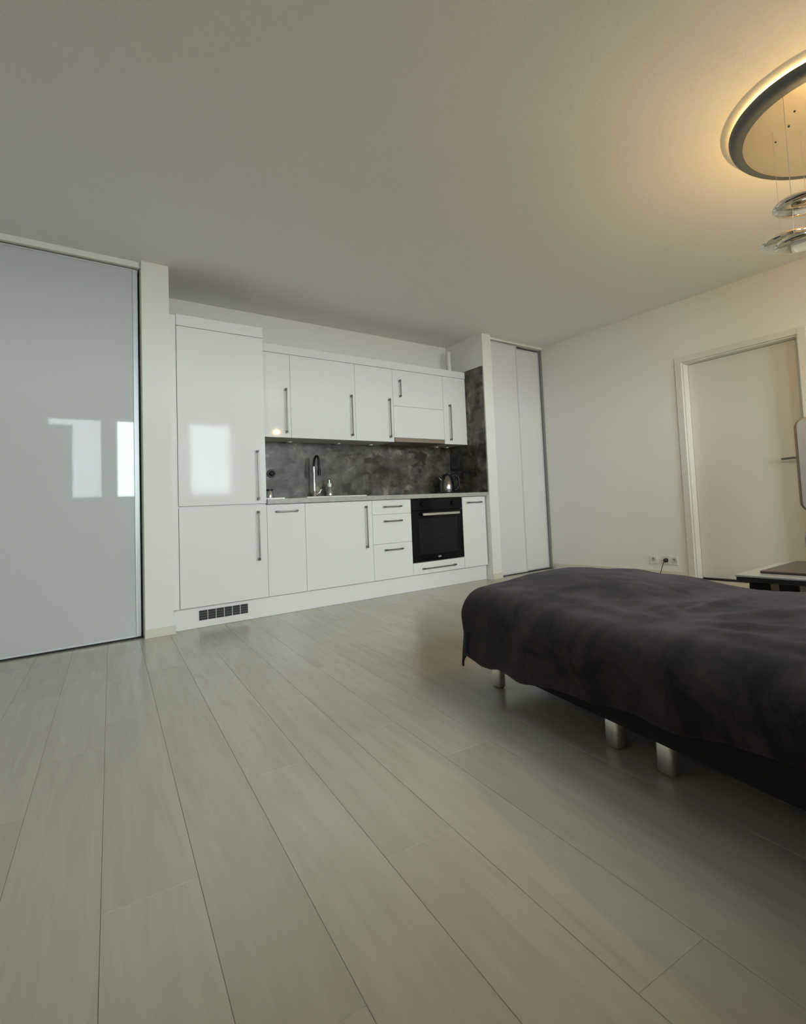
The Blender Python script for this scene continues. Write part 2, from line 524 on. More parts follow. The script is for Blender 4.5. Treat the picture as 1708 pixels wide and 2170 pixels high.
# room door
d = bpy.data.objects.new('door_1', None); COL.objects.link(d); d.location = (XR, (DY0+DY1)/2, 0)
d['kind'] = 'structure'; d['category'] = 'door'; d['label'] = 'plain cream room door in a wide painted frame'
CW = 0.068
bm = bmesh.new()
for a, b in ((DY1, DY1+CW), (DY0-CW, DY0)):
    box((XR-0.016, a, 0), (XR+0.004, b, DZ+0.052), 0.003, bm=bm)
box((XR-0.016, DY0, DZ), (XR+0.004, DY1, DZ+0.052), 0.003, bm=bm)
obj('door_casing', bm, M_doorp, d)
bm = bmesh.new()
box((XR+0.004, DY1-0.012, 0), (XR+0.14, DY1, DZ), bm=bm); box((XR+0.004, DY0, 0), (XR+0.14, DY0+0.012, DZ), bm=bm)
box((XR+0.004, DY0+0.012, DZ-0.012), (XR+0.14, DY1-0.012, DZ), bm=bm)
obj('door_jamb', bm, M_doorp, d)
leaf = obj('door_leaf', box((XR+0.085, DY0+0.014, 0.008), (XR+0.125, DY1-0.014, DZ-0.014), 0.002), M_doorp, d)
bm = bmesh.new()
hy = -2.705
tube([(XR+0.085, hy, 1.027), (XR+0.035, hy, 1.027)], 0.008, bm=bm)
tube([(XR+0.035, hy-0.006, 1.027), (XR+0.033, hy+0.02, 1.027), (XR+0.035, hy+0.125, 1.025)], 0.0085, bm=bm)
obj('door_handle', bm, M_handle, leaf, smooth=True)
obj('handle_plate', box((XR+0.079, hy-0.018, 0.94), (XR+0.086, hy+0.018, 1.075), 0.003), M_alu, leaf)

# ------------------------------------------------------------------ sliding doors on the left
ZT = H-0.040
struct('trim_1', box((XL, 0.0, ZT), (PX0, 0.10, H), 0.002), M_wall, label='white head rail above the large sliding door')
tr = thing('door_track', 'dark floor track under the large glossy sliding door', 'door track', ((PX0+XL)/2, 0.06, 0))
obj('track_rail', box((XL, 0.025, -0.004), (PX0, 0.10, 0.008)), M_gap, tr)
def sliding_door(x0, x1, y, label, m_panel, z0, z1, stile=0.030, group=None):
    t = thing('sliding_door', label, 'sliding door', ((x0+x1)/2, y, 0), group=group)
    obj('panel', box((x0+stile, y+0.006, z0+0.012), (x1-stile, y+0.022, z1-0.010)), m_panel, t)
    obj('stile', box((x0, y, z0), (x0+stile, y+0.03, z1), 0.002), M_alu_w, t)
    obj('stile', box((x1-stile, y, z0), (x1, y+0.03, z1), 0.002), M_alu_w, t)
    obj('bottom_rail', box((x0+stile, y+0.001, z0), (x1-stile, y+0.028, z0+0.012)), M_alu_w, t)
    obj('top_rail', box((x0+stile, y+0.001, z1-0.010), (x1-stile, y+0.028, z1)), M_alu_w, t)
    return t
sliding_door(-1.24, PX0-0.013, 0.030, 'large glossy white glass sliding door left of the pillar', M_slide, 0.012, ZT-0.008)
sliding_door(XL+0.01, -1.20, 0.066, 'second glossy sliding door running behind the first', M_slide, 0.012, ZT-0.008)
struct('wall_wardrobe_back', box((PX0-0.6, 0.18, 0), (PX0, 0.20, H)), M_gap, label='dark wardrobe interior behind the sliding door')

# closet doors on the right
CD = XR-0.012
struct('trim_2', box((SX1, 0.0, H-0.022), (XR, 0.10, H), 0.002), M_wall, label='slim white head rail above the closet doors')
tr = thing('door_track', 'thin floor track under the two matt closet doors', 'door track', (3.36, 0.05, 0))
obj('track_rail', box((SX1, 0.012, -0.004), (XR, 0.10, 0.006)), M_gap, tr)
sliding_door(SX1+0.004, 3.385, 0.018, 'matt white closet door next to the kitchen wall end', M_closet, 0.010, H-0.030, 0.016)
sliding_door(3.365, CD-0.004, 0.056, 'matt white closet door in the corner by the right wall', M_closet, 0.010, H-0.046, 0.016)
struct('trim_3', box((CD+0.003, 0.02, 0.0), (XR, 0.10, H-0.03)), M_gap_shade, label='dark shadow gap strip in the closet corner')  # solid strip coloured grey for the shade in the corner gap

# ------------------------------------------------------------------ kitchen
def bar_handle(x, y, z0, z1, parent, horizontal=False, x1=None):
    """bow handle: flat bar on two posts"""
    bm = bmesh.new()
    o = 0.028
    if not horizontal:
        box((x-0.005, y-o-0.006, z0), (x+0.005, y-o, z1), 0.002, bm=bm)
        for z in (z0+0.006, z1-0.006):
            box((x-0.0065, y-o-0.006, z-0.010), (x+0.0065, y, z+0.010), 0.002, bm=bm)
    else:
        box((x, y-o-0.006, z0-0.005), (x1, y-o, z0+0.005), 0.002, bm=bm)
        for xx in (x+0.006, x1-0.006):
            box((xx-0.010, y-o-0.006, z0-0.0065), (xx+0.010, y, z0+0.0065), 0.002, bm=bm)
    return obj('handle', bm, M_handle, parent)

T = 0.019    # front thickness
G = 0.0011   # half gap
Z0, Z1 = 0.1525, 0.866
YW = 0.249
def front(name, x0, x1, z0, z1, y, parent, m=None):
    return obj(name, box((x0+G, y, z0+G), (x1-G, y+T, z1-G), 0.0012), m or M_gloss, parent)
def carcass(x0, x1, z0, z1, y, yb, parent):
    return obj('body', box((x0+0.0006, y+T+0.002, z0), (x1-0.0006, yb, z1)), M_carc, parent)

# tall fridge cabinet
t = thing('fridge_cabinet', 'tall glossy white built-in fridge cabinet beside the pillar', 'cabinet', (0.3, 0.3, 0))
carcass(0, 0.6, Z0, 2.26, 0, 0.585, t)
dr = front('door', 0, 0.6, 0.872, 2.178, 0, t); bar_handle(0.536, 0, 0.905, 1.282, dr)
dr = front('door', 0, 0.6, Z0, 0.860, 0, t); bar_handle(0.532, 0, 0.444, 0.814, dr)
obj('cornice_panel', box((0.0, -0.001, 2.180), (0.6, T, 2.262), 0.0012), M_gloss, t)
obj('side_filler', box((PX1+0.001, 0.004, Z0), (-0.002, T+0.004, 2.252), 0.001), M_gloss, t)

# base units
t = thing('base_cabinet', 'narrow pull-out base cabinet beside the tall fridge cabinet', 'cabinet', (0.75, 0.3, 0), group='base units under the worktop')
carcass(0.6, 0.9, Z0, Z1-0.003, 0, 0.585, t)
dr = front('door', 0.6, 0.9, Z0, Z1-0.004, 0, t); bar_handle(0.668, 0, 0.805, 0, dr, True, 0.832)
t = thing('base_cabinet', 'wide white sink cabinet with one vertical handle', 'cabinet', (1.2, 0.3, 0), group='base units under the worktop')
obj('body', box((0.9006, T+0.002, Z0), (1.4994, 0.585, 0.70)), M_carc, t)
dr = front('door', 0.9, 1.5, Z0, Z1-0.004, 0, t); bar_handle(1.436, 0, 0.455, 0.815, dr)
t = thing('drawer_cabinet', 'white three-drawer cabinet left of the black oven', 'cabinet', (1.7, 0.3, 0), group='base units under the worktop')
carcass(1.5, 1.9, Z0, Z1-0.003, 0, 0.585, t)
for a, b, hz in ((0.734, Z1-0.004, 0.802), (0.470, 0.734, 0.672), (Z0, 0.470, 0.415)):
    dr = front('drawer', 1.5, 1.9, a, b, 0, t); bar_handle(1.614, 0, hz, 0, dr, True, 1.786)
t = thing('oven_cabinet', 'white oven housing with a slim drawer under the black oven', 'cabinet', (2.2, 0.3, 0), group='base units under the worktop')
bm = bmesh.new()
box((1.9006, T+0.002, Z0), (2.4994, 0.585, 0.262), bm=bm)
box((1.9006, 0.03, 0.262), (1.912, 0.585, Z1-0.003), bm=bm); box((2.488, 0.03, 0.262), (2.4994, 0.585, Z1-0.003), bm=bm)
obj('body', bm, M_carc, t)
dr = front('drawer', 1.9, 2.5, Z0, 0.262, 0, t); bar_handle(2.003, 0, 0.204, 0, dr, True, 2.377)
t = thing('base_cabinet', 'narrow pull-out base cabinet between oven and wall end', 'cabinet', (2.65, 0.3, 0), group='base units under the worktop')
carcass(2.5, 2.8, Z0, Z1-0.003, 0, 0.585, t)
dr = front('door', 2.5, 2.8, Z0, Z1-0.004, 0, t); bar_handle(2.559, 0, 0.805, 0, dr, True, 2.738)

# oven
t = thing('oven', 'black glass built-in oven with a steel bar handle', 'oven', (2.2, 0.3, 0.266))
obj('body', box((1.914, 0.022, 0.268), (2.486, 0.55, 0.858)), M_black, t)
cp = obj('control_panel', box((1.903, -0.004, 0.752), (2.497, 0.018, 0.860), 0.002), M_oven, t)
obj('display', box((2.13, -0.0052, 0.788), (2.27, -0.003, 0.826)), M_screen, cp)
bm = bmesh.new()
for kx in (2.02, 2.38):
    bm2 = lathe([(0, 0), (0.021, 0), (0.021, 0.012), (0.019, 0.015), (0, 0.015)], (0, 0, 0), 20)
    bmesh.ops.rotate(bm2, verts=bm2.verts, cent=(0, 0, 0), matrix=Matrix.Rotation(math.radians(90), 3, 'X'))
    bmesh.ops.translate(bm2, verts=bm2.verts, vec=(kx, -0.004, 0.807))
    obj('knob', bm2, M_oven, cp, smooth=True)
bm.free()
od = obj('oven_door', box((1.903, -0.004, 0.268), (2.497, 0.018, 0.748), 0.002), M_oven, t)
win = obj('door_window', box((1.975, -0.0052, 0.335), (2.425, -0.003, 0.672), 0.0008), M_ovenwin, od)
for z in (0.44, 0.515, 0.59):
    obj('rack_line', box((1.985, -0.0060, z-0.0025), (2.415, -0.0050, z+0.0025)), M_rack, od)
bm = bmesh.new()
box((2.000, -0.050, 0.700), (2.432, -0.036, 0.724), 0.003, bm=bm)
box((2.02, -0.037, 0.705), (2.04, -0.003, 0.719), bm=bm); box((2.39, -0.037, 0.705), (2.41, -0.003, 0.719), bm=bm)
obj('oven_handle', bm, M_alu, od)
bm = lathe([(0, 0), (0.020, 0), (0.020, 0.001), (0, 0.001)], n=24)
bmesh.ops.scale(bm, verts=bm.verts, vec=(1, 0.45, 1))
bmesh.ops.rotate(bm, verts=bm.verts, cent=(0, 0, 0), matrix=Matrix.Rotation(math.radians(90), 3, 'X'))
bmesh.ops.translate(bm, verts=bm.verts, vec=(2.2, -0.004, 0.302))
obj('logo', bm, M_logo, od)

# plinth with vent grille
t = thing('plinth', 'white kickboard under the kitchen units with a dark vent grille', 'kickboard', (1.4, 0.05, 0))
obj('board', box((PX1+0.002, 0.038, 0.001), (2.806, 0.056, Z0-0.002), 0.001), M_gloss, t)
gx0, gx1, gz0, gz1 = 0.125, 0.455, 0.052, 0.121
g = obj('vent_grille', box((gx0, 0.0345, gz0), (gx1, 0.0385, gz1)), M_black, t, label='black slotted vent grille')
bm = bmesh.new()
for k in range(1, 6):
    x = gx0+(gx1-gx0)*k/6
    obj('grille_bar', box((x-0.0016, 0.0315, gz0), (x+0.0016, 0.0346, gz1)), M_whiteplastic, g)
for k in range(1, 4):
    z = gz0+(gz1-gz0)*k/4
    obj('grille_slat', box((gx0, 0.0322, z-0.0013), (gx1, 0.0346, z+0.0013)), M_seam, g)
bm.free()

# worktop, stone panels
WT = 0.905
t = thing('worktop', 'grey kitchen worktop running from the fridge cabinet to the wall end', 'worktop', (1.7, 0.3, Z1))
bm = bmesh.new()
sx0, sx1, sy0, sy1 = 0.98, 1.47, 0.10, 0.50       # sink cut-out
box((0.603, -0.018, Z1), (sx0, 0.585, WT), bm=bm); box((sx1, -0.018, Z1), (XS-0.002, 0.585, WT), bm=bm)
box((sx0, -0.018, Z1), (sx1, sy0, WT), bm=bm); box((sx0, sy1, Z1), (sx1, 0.585, WT), bm=bm)
obj('slab', bm, M_work, t)
t = thing('backsplash', 'dark brown-grey stone backsplash behind the sink and kettle', 'backsplash', (1.7, 0.592, WT))
obj('stone_panel', box((0.602, 0.587, WT+0.001), (1.752, 0.599, 1.44)), M_stone, t)
obj('stone_panel', box((1.753, 0.587, WT+0.001), (XS-0.014, 0.599, 1.44)), M_stone, t)
t = thing('side_splash', 'tall dark stone panel on the niche side wall beside the wall cabinets', 'backsplash', (XS-0.006, 0.28, WT))
obj('stone_panel', box((XS-0.012, -0.045, WT+0.001), (XS-0.001, 0.599, 2.235)), M_stone, t)

# wall cabinets
ZB, ZD, ZC = 1.4285, 2.150, 2.222
XWL = 0.603
def wall_cab(x0, x1, label, hx):
    t = thing('wall_cabinet', label, 'cabinet', ((x0+x1)/2, 0.42, ZB), group='wall cabinets above the backsplash')
    carcass(x0, x1, ZB+0.004, ZC-0.001, YW, 0.586, t)
    dd = front('door', x0, x1, ZB, ZD, YW, t)
    if hx: bar_handle(hx, YW, 1.472, 1.846, dd)
    return t
wall_cab(XWL, 0.9, 'narrow wall cabinet tight against the tall fridge cabinet', 0.857)
wall_cab(0.9, 1.5, 'widest wall cabinet with one door, above the tap', 1.455)
wall_cab(1.5, 1.9, 'mid-width wall cabinet left of the hood cabinet', 1.853)
wall_cab(2.5, 2.8, 'last wall cabinet next to the dark side panel', 2.575)
t = thing('hood_cabinet', 'wall cabinet split in two fronts with the cooker hood below', 'cabinet', (2.2, 0.42, ZB), group='wall cabinets above the backsplash')
carcass(1.9, 2.5, 1.462, ZC-0.001, YW, 0.586, t)
dd = front('door', 1.9, 2.5, 1.788, ZD, YW, t); bar_handle(1.976, YW, 1.880, 2.045, dd)
front('door', 1.9, 2.5, 1.474, 1.788, YW, t)
t = thing('cooker_hood', 'brown-grey slide-out cooker hood under the split wall cabinet', 'cooker hood', (2.2, 0.42, 1.43))
obj('hood_body', box((1.905, YW+0.02, 1.432), (2.495, 0.58, 1.459)), M_hood, t)
obj('slide_front', box((1.905, YW-0.002, 1.432), (2.495, YW+0.019, 1.472), 0.002), M_hood, t)
t = thing('cornice', 'long white cornice strip on top of the wall cabinets', 'cornice', (1.7, YW, ZD))
obj('strip', box((XWL, YW-0.002, ZD+0.002), (2.802, YW+T, ZC+0.002), 0.001), M_gloss, t)
for x, lab in ((0.985, 'nearest the tall fridge cabinet'), (1.45, 'above the soap dispenser'), (1.79, 'left of the cooker hood'), (2.585, 'first one right of the cooker hood'), (2.725, 'beside the dark side panel')):
    t = thing('under_cabinet_light', 'round flat puck light under the wall cabinets, '+lab, 'light', (x, 0.53, ZB+0.004), group='puck lights under the wall cabinets')
    obj('ring', lathe([(0.026, 0), (0.036, 0), (0.034, -0.010), (0.026, -0.010), (0.026, 0)], (x, 0.53, ZB+0.0035), 24), M_alu, t, smooth=True)
    obj('lens', lathe([(0, -0.002), (0.026, -0.002), (0.025, -0.009), (0, -0.011)], (x, 0.53, ZB+0.0035), 24), M_puck, t, smooth=True)
t = thing('hood_duct', 'white vent duct rising above the last wall cabinet', 'duct', (2.745, 0.45, ZC))
obj('pipe', tube([(2.745, 0.45, ZC), (2.745, 0.45, 2.49)], 0.024, 20), M_whiteplastic, t, smooth=True)
obj('collar', lathe([(0.024, 0.24), (0.030, 0.24), (0.030, 0.268), (0.0, 0.268)], (2.745, 0.45, ZC), 20), M_whiteplastic, t, smooth=True)

# sink
t = thing('kitchen_sink', 'white sink with raised rim set into the worktop', 'sink', ((sx0+sx1)/2, 0.3, WT))
bm = bmesh.new()
ax0, ax1, ay0, ay1 = 0.95, 1.495, 0.075, 0.53
zt = WT+0.012
box((ax0, ay0, WT+0.0005), (ax1, sy0+0.03, zt), 0.003, bm=bm); box((ax0, sy1-0.03, WT+0.0005), (ax1, ay1, zt), 0.003, bm=bm)
box((ax0, sy0+0.03, WT+0.0005), (sx0+0.03, sy1-0.03, zt), 0.003, bm=bm); box((sx1-0.03, sy0+0.03, WT+0.0005), (ax1, sy1-0.03, zt), 0.003, bm=bm)
obj('rim', bm, M_ceramic, t)
bm = bmesh.new()
w = 0.008; bx0, bx1, by0, by1, bz = sx0+0.012, sx1-0.012, sy0+0.012, sy1-0.012, 0.74
box((bx0, by0, bz), (bx1, by1, bz+w), bm=bm)
box((bx0, by0, bz+w), (bx0+w, by1, WT), bm=bm); box((bx1-w, by0, bz+w), (bx1, by1, WT), bm=bm)
box((bx0+w, by0, bz+w), (bx1-w, by0+w, WT), bm=bm); box((bx0+w, by1-w, bz+w), (bx1-w, by1, WT), bm=bm)
obj('basin', bm, M_ceramic, t)

# faucet: stands on the rear rim
fx, fy = 1.196, 0.515
t = thing('kitchen_faucet', 'slim chrome kitchen tap with dark pull-out head', 'faucet', (fx, fy, zt))
obj('base', lathe([(0, 0), (0.026, 0), (0.026, 0.006), (0.021, 0.012), (0.020, 0.045), (0.012, 0.060), (0, 0.062)], (fx, fy, zt), 24), M_chrome, t, smooth=True)
obj('riser', tube([(fx, fy, zt+0.05), (fx, fy, 1.205)], 0.0085, 12), M_chrome, t, smooth=True)
pts = [(fx, fy, 1.205)] + [(fx+0.012*math.sin(a)*0.5, fy-0.055+0.055*math.cos(a), 1.225+0.075*math.sin(a)) for a in [k*math.pi/10 for k in range(0, 11)]] + [(fx+0.002, fy-0.112, 1.17)]
obj('spout_hose', tube(pts, [0.0085]+[0.010]*(len(pts)-2)+[0.011], 10), M_black, t, smooth=True, label='black flexible spout')
obj('spray_head', lathe([(0, 0), (0.014, 0), (0.016, 0.05), (0.012, 0.058), (0, 0.058)], (fx+0.002, fy-0.112, 1.115), 16), M_black, t, smooth=True)
obj('lever', tube([(fx+0.018, fy-0.002, zt+0.032), (fx+0.045, fy-0.004, zt+0.045), (fx+0.062, fy-0.006, zt+0.075)], [0.007, 0.006, 0.005], 10), M_chrome, t, smooth=True)

# soap dispenser
dx, dy = 1.335, 0.50
t = thing('soap_dispenser', 'silver pump soap dispenser with white collar beside the tap', 'dispenser', (dx, dy, zt))
obj('bottle', lathe([(0, 0), (0.030, 0), (0.033, 0.010), (0.031, 0.040), (0.022, 0.075), (0.014, 0.092), (0.012, 0.100), (0, 0.100)], (dx, dy, zt), 24), M_bottle, t, smooth=True)
obj('collar', lathe([(0, 0.098), (0.018, 0.098), (0.018, 0.128), (0.012, 0.134), (0, 0.134)], (dx, dy, zt), 20), M_ceramic, t, smooth=True)
obj('pump', tube([(dx, dy, zt+0.13), (dx, dy, zt+0.165), (dx, dy-0.012, zt+0.172), (dx, dy-0.045, zt+0.166)], 0.0065, 10), M_chrome, t, smooth=True)

# white board lying left on the worktop
t = thing('chopping_board', 'flat white board lying on the worktop beside the fridge cabinet', 'board', (0.73, 0.3, WT))
obj('board_plate', box((0.64, 0.16, WT+0.0005), (0.80, 0.44, WT+0.014), 0.004, seg=2), M_ceramic, t)
# black socket and plug on the backsplash at left
t = thing('wall_socket', 'round black socket with plug on the backsplash by the fridge cabinet', 'socket', (0.835, 0.585, 1.147))
def disc_y(prof, c, n=24):
    bm = lathe(prof, (0, 0, 0), n)
    bmesh.ops.rotate(bm, verts=bm.verts, cent=(0, 0, 0), matrix=Matrix.Rotation(math.radians(90), 3, 'X'))
    bmesh.ops.translate(bm, verts=bm.verts, vec=c)
    return bm
obj('plate', disc_y([(0, 0), (0.038, 0), (0.036, 0.008), (0, 0.010)], (0.835, 0.586, 1.147)), M_black, t, smooth=True)
obj('plug', disc_y([(0, 0.008), (0.021, 0.008), (0.019, 0.035), (0.010, 0.042), (0, 0.042)], (0.835, 0.586, 1.147)), M_black, t, smooth=True)
# small glass jar under it
t = thing('storage_jar', 'small grey jar standing under the black backsplash socket', 'jar', (0.795, 0.52, WT))
obj('jar_body', lathe([(0, 0), (0.030, 0), (0.032, 0.01), (0.032, 0.075), (0.026, 0.085), (0, 0.085)], (0.795, 0.52, WT+0.0005), 20), M_bottle, t, smooth=True)
obj('lid', lathe([(0, 0.085), (0.028, 0.085), (0.028, 0.10), (0, 0.102)], (0.795, 0.52, WT+0.0005), 20), M_black, t, smooth=True)

# kettle
kx, ky = 2.585, 0.36
t = thing('kettle', 'polished steel electric kettle with black handle on the worktop', 'kettle', (kx, ky, WT))
obj('power_base', lathe([(0, 0), (0.080, 0), (0.080, 0.016), (0.070, 0.022), (0, 0.022)], (kx, ky, WT+0.0005), 32), M_black, t, smooth=True)
obj('kettle_body', lathe([(0, 0.022), (0.076, 0.022), (0.079, 0.04), (0.077, 0.09), (0.070, 0.14), (0.058, 0.178), (0.050, 0.190), (0, 0.190)], (kx, ky, WT), 36), M_steel, t, smooth=True)
obj('lid', lathe([(0.052, 0.186), (0.050, 0.200), (0.035, 0.212), (0.012, 0.216), (0.012, 0.228), (0, 0.230)], (kx, ky, WT), 24), M_black, t, smooth=True)
hp = [(kx+0.045, ky-0.02, WT+0.195), (kx+0.085, ky-0.035, WT+0.205), (kx+0.118, ky-0.05, WT+0.175), (kx+0.122, ky-0.052, WT+0.10), (kx+0.100, ky-0.042, WT+0.05), (kx+0.074, ky-0.03, WT+0.045)]
obj('handle', tube(hp, 0.013, 10), M_black, t, smooth=True)
obj('spout', tube([(kx-0.055, ky+0.02, WT+0.15), (kx-0.085, ky+0.03, WT+0.178)], [0.022, 0.012], 12), M_steel, t, smooth=True)

# ------------------------------------------------------------------ sockets on the right wall
def socket_plate(y, z, parent, w=0.080):
    p = obj('plate', box((XR-0.010, y-w/2, z-w/2), (XR-0.001, y+w/2, z+w/2), 0.003, seg=2), M_whiteplastic, parent)
    bm = lathe([(0.021, 0.0), (0.0215, 0.0012), (0.019, 0.0012), (0.018, -0.001), (0.0, -0.001)], (0, 0, 0), 20)
    bmesh.ops.rotate(bm, verts=bm.verts, cent=(0, 0, 0), matrix=Matrix.Rotation(math.radians(-90), 3, 'Y'))
    bmesh.ops.translate(bm, verts=bm.verts, vec=(XR-0.0115, y, z))
    obj('socket_well', bm, M_alu, p, smooth=True)
    obj('earth_pin', tube([(XR-0.0105, y, z+0.008), (XR-0.020, y, z+0.008)], 0.004, 8), M_handle, p)
t = thing('wall_socket', 'single white socket low on the right wall, farther from the door', 'socket', (XR-0.006, -1.338, 0.160), group='low wall sockets')
socket_plate(-1.338, 0.160, t)
t = thing('wall_socket', 'double white socket low on the wall beside the door frame', 'socket', (XR-0.006, -1.52, 0.160), group='low wall sockets')
socket_plate(-1.481, 0.160, t); socket_plate(-1.563, 0.160, t)
t = thing('power_cord', 'black plug and cable hanging from the double wall socket', 'cable', (XR-0.03, -1.481, 0.16))
bm = lathe([(0, 0), (0.020, 0), (0.018, 0.025), (0.009, 0.034), (0, 0.034)], (0, 0, 0), 20)
bmesh.ops.rotate(bm, verts=bm.verts, cent=(0, 0, 0), matrix=Matrix.Rotation(math.radians(-90), 3, 'Y'))
bmesh.ops.translate(bm, verts=bm.verts, vec=(XR-0.013, -1.481, 0.160))
obj('plug', bm, M_black, t, smooth=True)
pts = [(XR-0.045, -1.481, 0.158), (XR-0.058, -1.476, 0.140), (XR-0.062, -1.462, 0.100), (XR-0.062, -1.445, 0.055), (XR-0.070, -1.435, 0.020), (XR-0.10, -1.44, 0.0045), (3.5, -1.55, 0.0045), (3.1, -1.75, 0.0045), (2.7, -1.9, 0.0045)]
obj('cable', tube(pts, 0.0035, 8), M_black, t, smooth=True)

# ------------------------------------------------------------------ sofa bed with blanket (local: x along the front edge, y to the back)
BED = Vector((0.671, -2.597, 0))
ub = Vector((-0.18, -0.983)).normalized()
bang = math.atan2(ub.y, ub.x)
bed = thing('sofa_bed', 'low black sofa bed on short steel legs under the dark blanket', 'sofa bed', BED, bang)
# local +x = along u ; local +y = left of u = away from the camera (to +X)
BL = 2.05
def bedbox(lo, hi, bev=0.02): return box(lo, hi, bev, seg=2)
obj('mattress', bedbox((0.0, 0.02, 0.22), (BL-0.02, 0.90, 0.345), 0.05), M_base, bed, local=True)
obj('base_frame', bedbox((-0.07, -0.015, 0.090), (BL, 0.93, 0.225), 0.02), M_base, bed, local=True)
def bed_leg(s, tt):
    bm = box((s-0.029, tt-0.018, 0.0), (s+0.029, tt+0.018, 0.094), 0.011, seg=3)
    for v in bm.verts:                       # gently bowed faces
        k = math.sin(math.pi*v.co.z/0.094)
        v.co.x = s+(v.co.x-s)*(1+0.07*k)
        v.co.y = tt+(v.co.y-tt)*(1+0.22*k)
    obj('leg', bm, M_leg, bed, local=True, smooth=True)
for s in (-0.03, 0.692, 0.908, 1.95):
    bed_leg(s, 0.028); bed_leg(s, 0.86)

def ridge(s, t, s0, t0, s1, t1, w):
    ax, ay = s1-s0, t1-t0
    L2 = ax*ax+ay*ay
    k = max(0, min(1, ((s-s0)*ax+(t-t0)*ay)/L2))
    d2 = (s-s0-k*ax)**2+(t-t0-k*ay)**2
    return math.exp(-d2/(w*w))*math.sin(math.pi*min(1, max(0, 0.08+0.84*k)))
RID = [(0.92, 0.10, 0.62, 0.34, 0.030, 0.012), (0.92, 0.12, 0.30, 0.42, 0.034, 0.010), (0.95, 0.09, 1.30, 0.22, 0.028, 0.013),
       (0.90, 0.06, 0.55, 0.10, 0.032, 0.011), (0.96, 0.14, 1.15, 0.50, 0.034, 0.011), (0.86, 0.18, 0.80, 0.62, 0.034, 0.010),
       (0.98, 0.04, 1.45, 0.08, 0.032, 0.010), (0.60, 0.30, 0.28, 0.56, 0.035, 0.008), (1.1, 0.45, 1.7, 0.6, 0.04, 0.010)]
def top_h(s, t):
    h = 0.405
    h += 0.052*math.exp(-((s-0.02)/0.42)**2)*math.exp(-((t-0.38)/0.34)**2)
    h += 0.020*math.exp(-((s-1.25)/0.40)**2)*math.exp(-((t-0.45)/0.35)**2)
    h -= 0.022*math.exp(-((s-0.64)/0.20)**2)*(0.5+0.5*t)
    h -= 0.020*max(0, (t-0.55)/0.4)*(1 if s > 0.1 else max(0, (s+0.15)/0.25))
    for a, b, c, d_, w, k in RID: h += k*ridge(s, t, a, b, c, d_, w)
    h += 0.006*noise.noise(Vector((s*5, t*5, 1.3)))+0.003*noise.noise(Vector((s*14, t*14, 4.3)))
    return h
RB = 0.115
S0, S1, T0, T1 = -0.045, BL-0.06, 0.005, 0.86      # where the cloth starts to curve down
def drape(e):
    q = RB*math.pi/2
    if e < q: return RB*math.sin(e/RB), RB*(1-math.cos(e/RB))
    return RB-0.02*(e-q), RB+(e-q)
bm = bmesh.new()
NS, NT = 150, 110
A0, A1 = S0-0.30, S1+0.30
grid = []
for i in range(NS+1):
    row = []
    a = A0+(A1-A0)*i/NS
    hem = 0.345-0.112*min(1, max(0, a/1.4))+0.010*math.sin(a*7+0.6)+0.006*math.sin(a*19)
    B0, B1 = T0-hem, T1+0.30
    for j in range(NT+1):
        b = B0+(B1-B0)*j/NT
        ex = -max(0, S0-a) if a < S0 else max(0, a-S1)
        ey = -max(0, T0-b) if b < T0 else max(0, b-T1)
        e = (abs(ex)**3+abs(ey)**3)**(1/3)
        sc, tc_ = min(max(a, S0), S1), min(max(b, T0), T1)
        h = top_h(sc, tc_)
        if e > 0:
            o, dn = drape(e)
            hl = math.hypot(ex, ey); nx, ny = ex/hl, ey/hl
            wob = 0.012*math.sin(7*a+5*b)*min(1, dn/0.2)+0.010*noise.noise(Vector((a*6, b*6, 7.7)))*min(1, dn/0.1)
            x, y, z = sc+nx*(o+wob), tc_+ny*(o+wob), h-dn
        else:
            x, y, z = a, b, h
        row.append(bm.verts.new((x, y, max(z, 0.05))))
    grid.append(row)
for i in range(NS):
    for j in range(NT):
        bm.faces.new((grid[i][j], grid[i+1][j], grid[i+1][j+1], grid[i][j+1]))
bl = thing('blanket', 'dark plum velour blanket draped over the sofa bed', 'blanket', BED, bang)
c = obj('cloth', bm, M_velvet, bl, local=True)
for p in c.data.polygons: p.use_smooth = True
so = c.modifiers.new('thickness', 'SOLIDIFY'); so.thickness = 0.008; so.offset = 1

# ------------------------------------------------------------------ coffee table
tx0, tx1, ty0, ty1, tz = 1.775, 2.33, -4.22, -3.12, 0.38
t = thing('coffee_table', 'low dark coffee table with glass border and brown wooden middle', 'table', ((tx0+tx1)/2, (ty0+ty1)/2, 0))
obj('glass_top', box((tx0, ty0, tz-0.012), (tx1, ty1, tz), 0.003), M_glass_edge, t, label='grey glass table border')
obj('under_top', box((tx0+0.004, ty0+0.004, tz-0.034), (tx1-0.004, ty1-0.004, tz-0.0125), 0.003), M_tabledark, t)
obj('wood_inlay', box((tx0+0.085, ty0+0.085, tz+0.0005), (tx1-0.02, ty1-0.085, tz+0.012), 0.003), M_wood, t, label='brown wooden table middle')
def slab_leg(y0, y1, x0, x1):
    bm = box((x0, y0, 0.0), (x1, y1, tz-0.035), 0.004)
    for v in bm.verts:
        k = 1+0.30*(1-v.co.z/(tz-0.035))
        v.co.y = (y0+y1)/2+(v.co.y-(y0+y1)/2)*k
    obj('leg', bm, M_tabledark, t)
slab_leg(-3.26, -3.16, tx0+0.06, tx0+0.16); slab_leg(-3.26, -3.16, tx1-0.16, tx1-0.06)
slab_leg(-4.14, -4.03, tx0+0.06, tx0+0.16); slab_leg(-4.14, -4.03, tx1-0.16, tx1-0.06)
obj('lower_drawer', box((tx0+0.17, -3.99, tz-0.105), (tx1-0.17, -3.46, tz-0.036), 0.004), M_tabledark, t)

